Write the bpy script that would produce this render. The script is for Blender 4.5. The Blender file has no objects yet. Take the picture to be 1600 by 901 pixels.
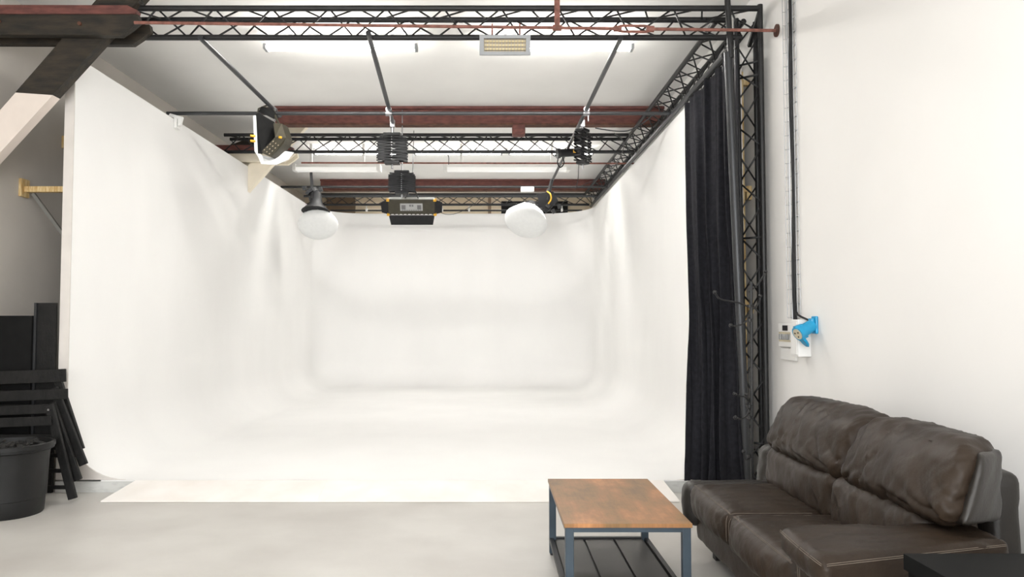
import bpy, bmesh, math, random
from mathutils import Vector, Matrix, noise
random.seed(7)
S = bpy.context.scene
COL = S.collection
V = Vector
PI = math.pi

# ------------------------------------------------------------------ camera
F = 1180.0; CX = 766.0; CY = 450.5; CAMZ = 1.41
TILT = math.atan(51.5 / F)
cam_d = bpy.data.cameras.new('camera'); cam = bpy.data.objects.new('camera', cam_d); COL.objects.link(cam)
cam.location = (0, 0, CAMZ); cam.rotation_euler = (PI / 2 + TILT, 0, 0)
cam_d.sensor_width = 36.0; cam_d.lens = F / 1600 * 36; cam_d.shift_x = (800 - CX) / 1600
cam_d.clip_start = 0.05; cam_d.clip_end = 100
S.camera = cam

# ------------------------------------------------------------------ world, view
W_ = bpy.data.worlds.new('world'); S.world = W_; W_.use_nodes = True
W_.node_tree.nodes['Background'].inputs[0].default_value = (0.95, 0.97, 1, 1)
W_.node_tree.nodes['Background'].inputs[1].default_value = 0.6
S.view_settings.view_transform = 'Standard'; S.view_settings.look = 'None'
S.view_settings.gamma = 1; S.view_settings.use_curve_mapping = False
S.view_settings.exposure = 0.15

def area(name, loc, size, power, rot=(0, 0, 0), color=(1, 1, 1), spread=PI):
    d = bpy.data.lights.new(name, 'AREA'); d.shape = 'RECTANGLE'; d.size, d.size_y = size
    d.energy = power; d.color = color; d.spread = spread
    o = bpy.data.objects.new(name, d); COL.objects.link(o); o.location = loc; o.rotation_euler = rot
    return o
# added unseen area fills for the hall: one behind the camera, one overhead
area('hall_window_light', (-1.0, -4.8, 2.3), (5.5, 3.4), 495, (PI / 2, 0, 0), (0.95, 0.975, 1.0))
area('hall_ceiling_light', (-1.2, 1.2, 4.15), (3.6, 2.6), 110, (0, 0, 0), (0.97, 0.98, 1.0))
# rows of ceiling tubes above the cove (each sits in the batten of that place; the farthest row is added fill)
for x, y, z, p in [(-1.46, 7.28, 4.02, 3), (0.65, 7.28, 4.02, 3), (-2.47, 12.0, 3.79, 4), (0.26, 12.0, 3.79, 8),
                   (-2.17, 12.3, 4.11, 2), (-0.52, 12.3, 4.11, 9), (1.0, 12.3, 4.11, 2), (-1.9, 15.9, 4.12, 9), (0.6, 15.9, 4.12, 9)]:
    area('tube_light', (x, y, z), (1.4, 0.09), p, (0, 0, 0), (1, 0.99, 0.975))

# ------------------------------------------------------------------ helpers
def _ray(px, py):
    s, c = math.sin(TILT), math.cos(TILT); v = CY - py
    return V((px - CX, F * c - v * s, F * s + v * c))
def at(px, py, Y):
    r = _ray(px, py); return V((0, 0, CAMZ)) + r * (Y / r.y)

MATS = {}
def srgb(c):
    return tuple(((v / 255) / 12.92 if v / 255 < 0.04045 else (((v / 255) + 0.055) / 1.055) ** 2.4) for v in c)
def mat(name, c, rough=0.6, metal=0.0, var=0.08, scale=8.0, bump=0.0, bscale=40.0, c2=None, spec=0.5, stretch=None, emit=None, detail=4, pos=(0.35, 0.65), coat=0.0):
    m = bpy.data.materials.new(name); m.use_nodes = True; nt = m.node_tree; N = nt.nodes; L = nt.links
    b = N['Principled BSDF']; lin = srgb(c)
    b.inputs['Roughness'].default_value = rough; b.inputs['Metallic'].default_value = metal
    b.inputs['Specular IOR Level'].default_value = spec
    if coat: b.inputs['Coat Weight'].default_value = coat; b.inputs['Coat Roughness'].default_value = 0.25
    tc = N.new('ShaderNodeTexCoord'); mp = N.new('ShaderNodeMapping'); L.new(tc.outputs['Object'], mp.inputs[0])
    if stretch: mp.inputs['Scale'].default_value = stretch
    n = N.new('ShaderNodeTexNoise'); n.inputs['Scale'].default_value = scale; n.inputs['Detail'].default_value = detail
    L.new(mp.outputs[0], n.inputs['Vector'])
    r = N.new('ShaderNodeValToRGB'); L.new(n.outputs['Fac'], r.inputs[0])
    lo = srgb(c2) if c2 else tuple(v * (1 - var) for v in lin)
    hi = lin if c2 else tuple(min(1, v * (1 + var)) for v in lin)
    r.color_ramp.elements[0].position = pos[0]; r.color_ramp.elements[0].color = (*lo, 1)
    r.color_ramp.elements[1].position = pos[1]; r.color_ramp.elements[1].color = (*hi, 1)
    L.new(r.outputs[0], b.inputs['Base Color'])
    if bump:
        n2 = N.new('ShaderNodeTexNoise'); n2.inputs['Scale'].default_value = bscale; n2.inputs['Detail'].default_value = 6
        L.new(mp.outputs[0], n2.inputs['Vector'])
        bp = N.new('ShaderNodeBump'); bp.inputs['Strength'].default_value = bump; bp.inputs['Distance'].default_value = 0.01
        L.new(n2.outputs['Fac'], bp.inputs['Height']); L.new(bp.outputs[0], b.inputs['Normal'])
    if emit:
        b.inputs['Emission Color'].default_value = (*srgb(emit[0]), 1); b.inputs['Emission Strength'].default_value = emit[1]
    MATS[name] = m
    return m

M = MATS
mat('cove_paint', (241, 240, 238), 0.75, var=0.02, scale=0.9, spec=0.2, stretch=(1, 1, .5))
mat('cove_edge', (214, 208, 202), 0.7, var=0.04, scale=5)
mat('riser_paint', (206, 206, 202), 0.7, c2=(186, 186, 183), scale=10, stretch=(1, 1, 3), pos=(.25, .5))
mat('ramp_paint', (238, 234, 229), 0.6, c2=(230, 224, 217), scale=3)
mat('ceiling_paint', (238, 237, 234), 0.9, var=0.025, scale=1.2, spec=0.1)
mat('wall_paint', (234, 232, 229), 0.85, var=0.02, scale=0.8, bump=0.15, bscale=3, spec=0.2)
mat('grey_wall_paint', (204, 198, 190), 0.9, var=0.06, scale=1.1, bump=0.2, bscale=4, spec=0.1)
mat('end_wall_paint', (222, 208, 184), 0.8, var=0.04, scale=2)
mat('brown_board', (132, 112, 92), 0.8, var=0.1, scale=3)
mat('concrete', (196, 193, 187), 0.38, c2=(180, 176, 170), scale=1.3, bump=0.05, bscale=25, detail=9, spec=0.4)
mat('black_steel', (30, 30, 31), 0.45, 0.2, var=0.2, scale=20)
mat('grey_tube', (58, 59, 61), 0.4, 0.5, var=0.05, scale=4)
mat('chrome', (150, 150, 152), 0.3, 1.0, var=0.05)
mat('rusty_red', (112, 66, 58), 0.75, c2=(84, 48, 43), scale=9, stretch=(1, 3, 3))
mat('rust_rod', (142, 92, 80), 0.6, c2=(110, 70, 58), scale=20)
mat('rust_brown', (98, 62, 46), 0.8, c2=(70, 42, 32), scale=12)
mat('dark_timber', (52, 44, 34), 0.8, c2=(28, 26, 21), scale=5, stretch=(1, 4, 4), bump=0.5, bscale=18)
mat('timber_cream', (234, 224, 204), 0.7, var=0.04, scale=5)
mat('timber_white', (222, 210, 200), 0.7, var=0.04, scale=5)
mat('pine', (226, 204, 156), 0.65, c2=(190, 152, 92), scale=14, stretch=(6, 6, 1))
mat('curtain_cloth', (36, 36, 40), 0.95, var=0.18, scale=30, bump=0.25, bscale=300, spec=0.15)
mat('black_paint', (13, 13, 13), 0.75, spec=.2, var=0.3, scale=9)
mat('black_wood', (24, 23, 22), 0.65, spec=.3, c2=(13, 13, 12), scale=14, stretch=(2, 2, 1), bump=0.25, bscale=40)
mat('bucket_plastic', (22, 22, 22), 0.55, spec=.35, var=0.25, scale=6, bump=0.15, bscale=10)
mat('debris', (38, 36, 33), 0.8, c2=(14, 14, 14), scale=40)
mat('black_plastic', (24, 24, 26), 0.5, spec=.3, var=0.2, scale=20)
mat('olive_metal', (58, 54, 42), 0.5, 0.3, var=0.15, scale=12)
mat('yellow_plastic', (226, 170, 40), 0.5)
mat('white_plastic', (232, 231, 228), 0.45, var=0.02)
mat('white_cloth', (230, 231, 230), 0.85, var=0.02, scale=20)
mat('diffuser', (236, 236, 234), 0.5, var=0.01, emit=((255, 252, 246), 0.25))
mat('tube_glow', (255, 255, 255), 0.5, var=0.0, emit=((255, 252, 247), 78.0))
mat('tube_glow_mid', (255, 255, 255), 0.5, var=0.0, emit=((255, 252, 247), 36.0))
mat('tube_glow_far', (255, 255, 255), 0.5, var=0.0, emit=((255, 252, 247), 16.0))  # glow of the added tube row behind the far beam
mat('heater_frame', (150, 152, 154), 0.55, 0.1, var=0.05)
mat('heater_reflector', (176, 162, 138), 0.5, 0.1, var=0.06)
mat('heater_element', (236, 220, 176), 0.4, var=0.05)
mat('blue_plastic', (30, 150, 196), 0.35, var=0.08, scale=10)
mat('beige_plastic', (196, 186, 160), 0.5)
mat('wire_zinc', (176, 178, 180), 0.4, 0.8, var=0.05)
mat('label_silver', (168, 168, 168), 0.4, 0.2, var=0.05)
mat('red_tape', (190, 60, 60), 0.6)
mat('frame_steel', (50, 62, 72), 0.45, 0.3, var=0.1, scale=10)
mat('shelf_steel', (62, 60, 56), 0.45, 0.2, var=0.08, scale=6)
mat('stitch', (112, 101, 90), 0.8)
mat('sofa_leather', (47, 37, 28), 0.47, c2=(37, 29, 23), scale=3.5, bump=0.22, bscale=34, spec=0.22, pos=(.3, .7))
mat('sofa_side_leather', (38, 34, 30), 0.42, c2=(30, 27, 24), scale=5, bump=0.2, bscale=50, spec=0.5)
mat('black_laminate', (9, 10, 10), 0.6, var=0.15, spec=.1)
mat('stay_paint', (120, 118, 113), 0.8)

# worn rustic board for the coffee table top
def rustic():
    m = bpy.data.materials.new('rustic_board'); m.use_nodes = True; nt = m.node_tree; N = nt.nodes; L = nt.links
    b = N['Principled BSDF']; b.inputs['Roughness'].default_value = 0.42; b.inputs['Specular IOR Level'].default_value = .35
    tc = N.new('ShaderNodeTexCoord'); mp = N.new('ShaderNodeMapping'); mp.inputs['Scale'].default_value = (4.2, 1.9, 1)
    L.new(tc.outputs['Object'], mp.inputs[0])
    n = N.new('ShaderNodeTexNoise'); n.inputs['Scale'].default_value = 1.7; n.inputs['Detail'].default_value = 7; n.inputs['Roughness'].default_value = .62
    L.new(mp.outputs[0], n.inputs['Vector'])
    r = N.new('ShaderNodeValToRGB'); L.new(n.outputs['Fac'], r.inputs[0]); e = r.color_ramp.elements
    e[0].position = .3; e[0].color = (*srgb((104, 80, 56)), 1); e[1].position = .7; e[1].color = (*srgb((176, 124, 80)), 1)
    k = e.new(.45); k.color = (*srgb((130, 98, 62)), 1); k = e.new(.56); k.color = (*srgb((146, 103, 66)), 1)
    mp2 = N.new('ShaderNodeMapping'); mp2.inputs['Scale'].default_value = (70, 3, 1); L.new(tc.outputs['Object'], mp2.inputs[0])
    n2 = N.new('ShaderNodeTexNoise'); n2.inputs['Scale'].default_value = 1.5; n2.inputs['Detail'].default_value = 5; L.new(mp2.outputs[0], n2.inputs['Vector'])
    mx = N.new('ShaderNodeMix'); mx.data_type = 'RGBA'; mx.blend_type = 'MULTIPLY'; mx.inputs[0].default_value = .15
    r2 = N.new('ShaderNodeValToRGB'); r2.color_ramp.elements[0].position = .35; r2.color_ramp.elements[0].color = (.45, .4, .38, 1); r2.color_ramp.elements[1].position = .6
    L.new(n2.outputs['Fac'], r2.inputs[0]); L.new(r.outputs[0], mx.inputs[6]); L.new(r2.outputs[0], mx.inputs[7]); L.new(mx.outputs[2], b.inputs['Base Color'])
    M['rustic_board'] = m
rustic()

WM = {}          # world matrices of what is linked so far
def world(o): return WM.get(o.name, Matrix())
def tag(o, label=None, cat=None, group=None, kind=None):
    if label: o['label'] = label
    if cat: o['category'] = cat
    if group: o['group'] = group
    if kind: o['kind'] = kind
    return o
def thing(name, label, cat, loc=(0, 0, 0), group=None):
    o = bpy.data.objects.new(name, None); COL.objects.link(o); o.location = loc; o.empty_display_size = .1
    WM[o.name] = Matrix.Translation(V(loc)); return tag(o, label, cat, group)
def obj(name, bm, m, parent=None, smooth=False, label=None, origin=None, kind=None):
    me = bpy.data.meshes.new(name)
    if smooth:
        for f in bm.faces: f.smooth = True
    bm.normal_update(); bm.to_mesh(me); bm.free()
    me.materials.append(M[m] if isinstance(m, str) else m)
    if smooth:
        try: me.set_sharp_from_angle(angle=math.radians(42))
        except Exception: pass
    o = bpy.data.objects.new(name, me); COL.objects.link(o)
    if parent:
        o.parent = parent; me.transform(world(parent).inverted()); WM[o.name] = world(parent).copy()
    elif origin is not None:
        me.transform(Matrix.Translation(-V(origin))); o.location = origin; WM[o.name] = Matrix.Translation(V(origin))
    if label: o['label'] = label
    if kind: o['kind'] = kind
    return o
def struct(name, bm, m, parent=None):
    o = obj(name, bm, m, parent)
    o['kind'] = 'structure'; return o
def dup(root, loc, label):
    r = root.copy(); COL.objects.link(r); r.location = loc; r['label'] = label
    for ch in list(root.children):
        c = ch.copy(); COL.objects.link(c); c.parent = r
        for g in list(ch.children):
            d = g.copy(); COL.objects.link(d); d.parent = c
    return r
def B(): return bmesh.new()
def box(bm, lo, hi, rot=None, bev=0.0, piv=None):
    lo, hi = V(lo), V(hi); c = (lo + hi) / 2; s = hi - lo
    mt = Matrix.Translation(c) @ Matrix.Diagonal((abs(s.x), abs(s.y), abs(s.z), 1))
    r = bmesh.ops.create_cube(bm, size=1, matrix=mt); vs = r['verts']
    if bev:
        es = list({e for v in vs for e in v.link_edges})
        rr = bmesh.ops.bevel(bm, geom=es, offset=bev, segments=2, affect='EDGES', profile=.5)
        vs = list({v for f in rr['faces'] for v in f.verts} | {v for v in vs if v.is_valid})
    if rot:
        p = V(piv) if piv is not None else c
        bmesh.ops.transform(bm, verts=vs, matrix=Matrix.Translation(p) @ rot @ Matrix.Translation(-p))
    return bm
def bar(bm, a, b, w, t, up=(0, 0, 1), bev=0):
    """rectangular bar from a to b; w across, t along 'up'"""
    a, b = V(a), V(b); z = (b - a).normalized(); u = V(up); x = z.cross(u)
    if x.length < 1e-4: x = z.cross(V((0, 1, 0)))
    x.normalize(); y = x.cross(z)
    mt = Matrix((x, y, z)).transposed().to_4x4(); mt.translation = (a + b) / 2
    r = bmesh.ops.create_cube(bm, size=1, matrix=mt @ Matrix.Diagonal((w, t, (b - a).length, 1)))
    if bev: bmesh.ops.bevel(bm, geom=list({e for v in r['verts'] for e in v.link_edges}), offset=bev, segments=2, affect='EDGES', profile=.5)
    return bm
def cyl(bm, a, b, r, r2=None, seg=12):
    a, b = V(a), V(b); d = b - a; q = d.to_track_quat('Z', 'Y').to_matrix().to_4x4(); q.translation = (a + b) / 2
    bmesh.ops.create_cone(bm, cap_ends=True, segments=seg, radius1=r, radius2=r if r2 is None else r2, depth=d.length, matrix=q)
    return bm
def tube(bm, pts, r, seg=8, closed=False):
    pts = [V(p) for p in pts]; n = len(pts); rings = []
    up = V((0, 0, 1)); prev = None
    for i, p in enumerate(pts):
        t = (pts[min(i + 1, n - 1)] - pts[max(i - 1, 0)]).normalized()
        if prev is None:
            x = t.cross(up)
            if x.length < .05: x = t.cross(V((1, 0, 0)))
        else: x = prev - t * prev.dot(t)
        x.normalize(); prev = x; y = t.cross(x)
        rr = r[i] if isinstance(r, (list, tuple)) else r
        rings.append([bm.verts.new(p + (x * math.cos(a) + y * math.sin(a)) * rr) for a in [2 * PI * k / seg for k in range(seg)]])
    for i in range(n - 1):
        for k in range(seg):
            bm.faces.new((rings[i][k], rings[i][(k + 1) % seg], rings[i + 1][(k + 1) % seg], rings[i + 1][k]))
    bm.faces.new(rings[0][::-1]); bm.faces.new(rings[-1]); return bm
def smoothpath(pts, k=6):
    pts = [V(p) for p in pts]; out = []
    for i in range(len(pts) - 1):
        p0, p1, p2, p3 = pts[max(i - 1, 0)], pts[i], pts[i + 1], pts[min(i + 2, len(pts) - 1)]
        for j in range(k):
            t = j / k; out.append(.5 * ((2 * p1) + (p2 - p0) * t + (2 * p0 - 5 * p1 + 4 * p2 - p3) * t * t + (3 * p1 - p0 - 3 * p2 + p3) * t ** 3))
    out.append(pts[-1]); return out
def lathe(bm, prof, mt=None, seg=32, squash=(1, 1)):
    """profile of (r, z) revolved about z"""
    rings = []
    for r, z in prof:
        if r < 1e-5: rings.append([bm.verts.new(V((0, 0, z)))])
        else: rings.append([bm.verts.new(V((r * squash[0] * math.cos(2 * PI * k / seg), r * squash[1] * math.sin(2 * PI * k / seg), z))) for k in range(seg)])
    for a, b in zip(rings, rings[1:]):
        for k in range(seg):
            k2 = (k + 1) % seg
            if len(a) == 1 and len(b) == 1: continue
            if len(a) == 1: bm.faces.new((a[0], b[k2], b[k]))
            elif len(b) == 1: bm.faces.new((a[k], a[k2], b[0]))
            else: bm.faces.new((a[k], a[k2], b[k2], b[k]))
    if mt: bmesh.ops.transform(bm, verts=[v for r in rings for v in r], matrix=mt)
    return bm
def prism(bm, poly, axis, d0, d1):
    """poly of 2-D points extruded along axis x/y/z between d0, d1"""
    def P(p, d): return V((d, p[0], p[1])) if axis == 'x' else V((p[0], d, p[1])) if axis == 'y' else V((p[0], p[1], d))
    a = [bm.verts.new(P(p, d0)) for p in poly]; b = [bm.verts.new(P(p, d1)) for p in poly]
    bm.faces.new(a); bm.faces.new(b[::-1]); n = len(poly)
    for i in range(n): bm.faces.new((a[(i + 1) % n], a[i], b[i], b[(i + 1) % n]))
    bmesh.ops.recalc_face_normals(bm, faces=bm.faces[:]); return bm
def RX(a): return Matrix.Rotation(math.radians(a), 4, 'X')
def RY(a): return Matrix.Rotation(math.radians(a), 4, 'Y')
def RZ(a): return Matrix.Rotation(math.radians(a), 4, 'Z')

# struts share a mesh when alike
_strut = {}
def strut(a, b, r, m, parent, name='strut', seg=6):
    a, b = V(a), V(b); L = (b - a).length; key = (round(L, 3), r, m, seg, name)
    if key not in _strut:
        bm = B(); bmesh.ops.create_cone(bm, cap_ends=True, segments=seg, radius1=r, radius2=r, depth=L)
        for f in bm.faces: f.smooth = len(f.verts) == 4
        me = bpy.data.meshes.new(name); bm.to_mesh(me); bm.free(); me.materials.append(M[m]); _strut[key] = me
    o = bpy.data.objects.new(name, _strut[key]); COL.objects.link(o); o.parent = parent
    w = (b - a).to_track_quat('Z', 'Y').to_matrix().to_4x4(); w.translation = (a + b) / 2
    o.matrix_basis = world(parent).inverted() @ w
    return o
def truss(name, label, chords, pitch, r=.024, rs=.008, cat='truss', group=None, faces=((0, 1), (1, 2), (2, 0)), sm='black_steel'):
    """chords: three (start, end) lines; zigzag struts on each face"""
    t = thing(name, label, cat, tuple(chords[0][0]), group)
    for a, b in chords: obj('chord', cyl(B(), a, b, r, seg=14), sm, t, smooth=True)
    L = (V(chords[0][1]) - V(chords[0][0])).length; n = max(2, int(L / pitch))
    for fi, (i, j) in enumerate(faces):
        A, Bc = chords[i], chords[j]
        for k in range(n):
            s0, s1 = k / n, (k + 1) / n
            f0, f1 = (A, Bc) if k % 2 == 0 else (Bc, A)
            strut(V(f0[0]).lerp(V(f0[1]), s0), V(f1[0]).lerp(V(f1[1]), s1), rs, sm, t)
    return t

# ================================================================== SETTING
XL, XR, YB, YF, ZC = -4.2, 2.30, 17.0, -5.0, 4.25
struct('floor', box(B(), (XL - .2, YF - .2, -.1), (XR + .2, YB + .2, 0)), 'concrete')
struct('ceiling', box(B(), (XL - .2, YF - .2, ZC), (XR + .2, YB + .2, ZC + .1)), 'ceiling_paint')
struct('wall_left', box(B(), (XL - .15, YF, 0), (XL, YB, ZC)), 'grey_wall_paint')
struct('wall_right', box(B(), (XR, YF, 0), (XR + .15, YB, ZC)), 'wall_paint')
struct('wall_back', box(B(), (XL - .15, YB, 0), (XR + .15, YB + .15, ZC)), 'end_wall_paint')
struct('wall_front', box(B(), (XL - .15, YF - .15, 0), (XR + .15, YF, ZC)), 'wall_paint')
struct('trim_1', box(B(), (-3.7, YB - .03, 3.2), (-3.05, YB - .002, ZC - .02)), 'brown_board')

# ================================================================== CYCLORAMA
CL, CR, CY0, CY1, CH, CB = -3.52, 2.05, 6.33, 15.7, 3.66, 0.10
R1, R2, TH = 1.0, 0.5, 0.08
cyc = thing('cyclorama', 'large white painted infinity cove with curved walls and floor', 'cyclorama', (-0.73, CY0, 0))
def plan(off, n=14):
    pts = []
    ys = [CY0 + (CY1 - R1 - CY0) * k / 10 for k in range(11)]
    pts += [((CL + off), y) for y in ys]
    c = (CL + R1, CY1 - R1); r = R1 - off
    pts += [(c[0] - r * math.cos(a), c[1] + r * math.sin(a)) for a in [PI / 2 * k / n for k in range(1, n + 1)]]
    c2 = (CR - R1, CY1 - R1)
    pts += [(c2[0] + r * math.sin(a), c2[1] + r * math.cos(a)) for a in [PI / 2 * k / n for k in range(0, n + 1)]]
    pts += [((CR - off), y) for y in ys[::-1][1:]]
    return pts
bm = B(); prof = [(-TH, CB), (-TH, CH), (0, CH)]
nz = 14
prof += [(0, CH - (CH - CB - R2) * k / nz) for k in range(1, nz + 1)]
prof += [(R2 - R2 * math.cos(a), CB + R2 - R2 * math.sin(a)) for a in [PI / 2 * k / 12 for k in range(1, 13)]]
rings = []
for off, z in prof: rings.append([bm.verts.new((x, y, z)) for x, y in plan(off)])
for a, b in zip(rings, rings[1:]):
    for k in range(len(a) - 1): bm.faces.new((a[k], b[k], b[k + 1], a[k + 1]))
last = rings[-1]; n = len(last)
for k in range(n // 2):
    if n - 2 - k > k + 1: bm.faces.new((last[k], last[n - 1 - k], last[n - 2 - k], last[k + 1]))
bmesh.ops.recalc_face_normals(bm, faces=bm.faces[:])
obj('cove_surface', bm, 'cove_paint', cyc, smooth=True)
for side in (-1, 1):
    X0 = CL if side < 0 else CR; sg = -side
    poly = [(X0 - sg * TH, CB), (X0 - sg * TH, CH), (X0, CH), (X0, CB + R2)]
    poly += [(X0 + sg * (R2 - R2 * math.cos(a)), CB + R2 - R2 * math.sin(a)) for a in [PI / 2 * k / 12 for k in range(1, 13)]]
    obj('end_panel', prism(B(), poly, 'y', CY0 - .012, CY0 - .0005), 'cove_edge', cyc, label='grey painted end panel of the curved wall')
obj('platform_riser', box(B(), (CL - TH, CY0 - .02, 0), (CR + TH, CY0 + .02, CB - .012)), 'riser_paint', cyc, label='scuffed white riser under the cove')
obj('floor_edge', box(B(), (CL + .3, CY0 - .022, CB - .010), (CR - .3, CY0 + .02, CB - .001)), 'cove_paint', cyc)
# ramp
rp = thing('ramp', 'wide low white board ramp leading up to the white cove', 'ramp', (-.6, 5.95, 0))
xs = [-2.93, -1.35, .05, 1.43]
fx = [-3.04, -1.35, .05, 1.48]
for i in range(3):
    bm = B(); a = .0008 if i else 0
    v = [bm.verts.new(p) for p in [(fx[i] + a, 5.96, .002), (fx[i + 1], 5.96, .002), (xs[i + 1], CY0 - .026, .002), (xs[i] + a, CY0 - .026, .002),
                                   (fx[i] + a, 5.96, .012), (fx[i + 1], 5.96, .012), (xs[i + 1], CY0 - .026, CB), (xs[i] + a, CY0 - .026, CB)]]
    for f in [(0, 3, 2, 1), (4, 5, 6, 7), (0, 1, 5, 4), (1, 2, 6, 5), (2, 3, 7, 6), (3, 0, 4, 7)]: bm.faces.new([v[q] for q in f])
    obj('board', bm, 'ramp_paint', rp)

# ================================================================== ROOF BEAMS
def beam(Y, z0, label):
    t = thing('ceiling_beam', label, 'beam', (0, Y, z0), 'rusty ceiling beams')
    XL_ = -2.85 if Y < 12 else -3.4
    obj('web', box(B(), (XL_, Y, z0 + .02), (XR, Y + .05, ZC)), 'rusty_red', t)
    obj('bottom_flange', box(B(), (XL_, Y - .05, z0), (XR, Y + .10, z0 + .02)), 'rust_brown', t)
    obj('top_flange', box(B(), (XL_, Y - .05, ZC - .035), (XR, Y + .10, ZC - .001)), 'rusty_red', t)
    return t
beam(9.9, 4.0, 'reddish brown steel beam across the ceiling nearest the camera')
beam(15.02, 4.02, 'reddish brown steel beam across the far end of the ceiling')
b = obj('beam_block', box(B(), (.29, 9.80, 3.86), (.46, 9.98, 3.998), bev=.02), 'rusty_red', None, origin=(.38, 9.7, 3.86))
tag(b, 'small brown block hanging under the near ceiling beam', 'block')

# hammer beams on the left with tie rods to the right wall
def hammer(Y, label, cream, glabel):
    t = thing('roof_timber', label, 'timber beam', (XL, Y, 3.5), 'hammer beams on the left wall')
    m1 = 'timber_cream' if cream else 'dark_timber'
    # horizontal pair (front plank) with a chamfered end
    z0, z1 = 3.715, 3.88
    for yy in ((Y - .04, Y + .03), (Y + .17, Y + .23)):
        poly = [(XL, z0), (-2.98, z0 - .005), (-2.90, z0 + .05), (-2.83, z0 + .11), (-2.84, z1), (XL, z1)]
        obj('plank', prism(B(), poly, 'y', *yy), m1, t)
    poly = [(XL, z1), (-2.85, z1), (-2.84, z1 + .03), (-2.92, z1 + .07), (XL, z1 + .075)]
    obj('iron_cap', prism(B(), poly, 'y', Y - .05, Y + .02), 'rusty_red', t, label='rust brown iron strip along the top')
    # raking brace between the planks
    q = [at(*p, 6.06) for p in ((150, 0), (217, 0), (82, 148), (24, 144), (-75, 243), (-75, 330))]
    e0, e1 = q[0] - q[3], q[1] - q[2]
    up0, up1 = q[0] + e0 * .5, q[1] + e1 * .5
    xz = lambda v: (v.x, min(v.z, ZC - .002))
    up0 = q[3] + e0 * ((ZC - .002 - q[3].z) / e0.z); up1 = q[2] + e1 * ((ZC - .002 - q[2].z) / e1.z)
    d0, d1 = q[3] - q[0], q[2] - q[1]
    l0 = q[3] + d0 * ((XL + .001 - q[3].x) / d0.x); l1 = q[2] + d1 * ((XL + .001 - q[2].x) / d1.x)
    obj('upper_brace', prism(B(), [(up0.x, up0.z), (up1.x, up1.z), (q[2].x, q[2].z), (q[3].x, q[3].z)], 'y', Y + .04, Y + .15), m1, t)
    obj('lower_brace', prism(B(), [(q[3].x, q[3].z - .002), (q[2].x, q[2].z - .002), (l1.x, l1.z), (l0.x, l0.z)], 'y', Y + .042, Y + .148), 'timber_cream' if cream else 'timber_white', t, label='white painted lower brace')
    if cream:
        obj('gusset', prism(B(), [(-3.72, 3.90), (-3.3, 4.15), (-3.0, 4.15), (-3.0, 3.97), (-3.72, 3.97)][1:4] + [(-3.75, 3.971)], 'y', Y + .0, Y + .04), 'dark_timber', t, label='dark wooden gusset above the cream beam')
    for k, x in enumerate((-3.95, -3.3)):
        obj('bolt', cyl(B(), (x, Y - .06, z1 - .06 - .02 * k), (x, Y - .039, z1 - .06 - .02 * k), .016, seg=6), 'rust_brown', t)
    return t
hammer(6.02, 'dark old timber beam and raking brace at the top left, brace painted white below', False, '')
hammer(10.85, 'cream painted timber beam and brace poking through the left cove wall', True, '')
def tie_rod(Y, zl, zr, label, near):
    t = thing('tie_rod', label, 'rod', (-2.85, Y, zl), 'iron tie rods')
    A, C = V((-2.85, Y, zl)), V((XR, Y, zr))
    p = lambda x: A.lerp(C, (x - A.x) / (C.x - A.x))
    if near:
        obj('rod', cyl(B(), A, p(1.03), .013, seg=10), 'rust_rod', t, smooth=True)
        obj('rod', cyl(B(), p(1.27), C, .013, seg=10), 'rust_rod', t, smooth=True)
        bm = B(); 
        for s in (-1, 1): tube(bm, smoothpath([p(1.0), p(1.05) + V((0, 0, s * .022)), p(1.15) + V((0, 0, s * .024)), p(1.25) + V((0, 0, s * .022)), p(1.30)], 4), .011)
        cyl(bm, p(.99), p(1.05), .026, seg=8); cyl(bm, p(1.25), p(1.31), .026, seg=8)
        obj('turnbuckle', bm, 'rust_rod', t, smooth=True)
        q = p(.535); obj('hanger_strap', box(B(), (q.x - .022, Y - .016, q.z - .02), (q.x + .022, Y - .012, ZC)), 'rust_rod', t)
        obj('clamp', cyl(B(), p(.50), p(.57), .024, seg=10), 'rust_rod', t, smooth=True)
        obj('wall_plate', cyl(B(), C - V((.015, 0, 0)), C, .05, seg=16), 'rust_brown', t, smooth=True)
    else:
        obj('rod', cyl(B(), A, C, .013, seg=10), 'rust_rod', t, smooth=True)
    return t
tie_rod(5.95, 3.80, 3.735, 'thin rusty iron rod with turnbuckle crossing in front of the nearest truss', True)
tie_rod(11.3, 3.80, 3.79, 'thin rusty iron rod crossing above the long white lamps', False)

# ================================================================== TRUSSES
ZT, ZB = 4.0, 3.80
G = 'black triangular lighting trusses'
truss('lighting_truss', 'black triangular truss spanning the front of the studio just behind the rusty rod',
      [(V((-3.95, 6.15, ZT)), V((2.23, 6.15, ZT))), (V((-3.95, 6.39, ZT)), V((2.05, 6.39, ZT))), (V((-3.95, 6.27, ZB)), V((2.12, 6.27, ZB)))], .235, group=G)
truss('lighting_truss', 'black triangular truss running back above the right cove wall',
      [(V((1.95, 6.42, ZT)), V((1.93, 15.4, ZT))), (V((2.19, 6.42, ZT)), V((2.19, 15.4, ZT))), (V((2.07, 6.30, ZB - .03)), V((2.06, 15.4, ZB - .03)))], .25, group=G)
truss('lighting_truss', 'black triangular truss crossing mid ceiling behind the near brown beam',
      [(V((-3.7, 10.40, ZT)), V((1.93, 10.40, ZT))), (V((-3.7, 10.64, ZT)), V((1.93, 10.64, ZT))), (V((-3.75, 10.52, ZB - .01)), V((2.02, 10.52, ZB - .01)))], .24, group=G)
truss('lighting_truss', 'black triangular truss crossing at the far end above the cove back wall',
      [(V((-3.7, 15.2, ZT - .02)), V((1.93, 15.2, ZT - .02))), (V((-3.7, 15.44, ZT - .02)), V((1.93, 15.44, ZT - .02))), (V((-3.75, 15.32, ZB - .01)), V((2.02, 15.32, ZB - .01)))], .27, group=G)
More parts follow.
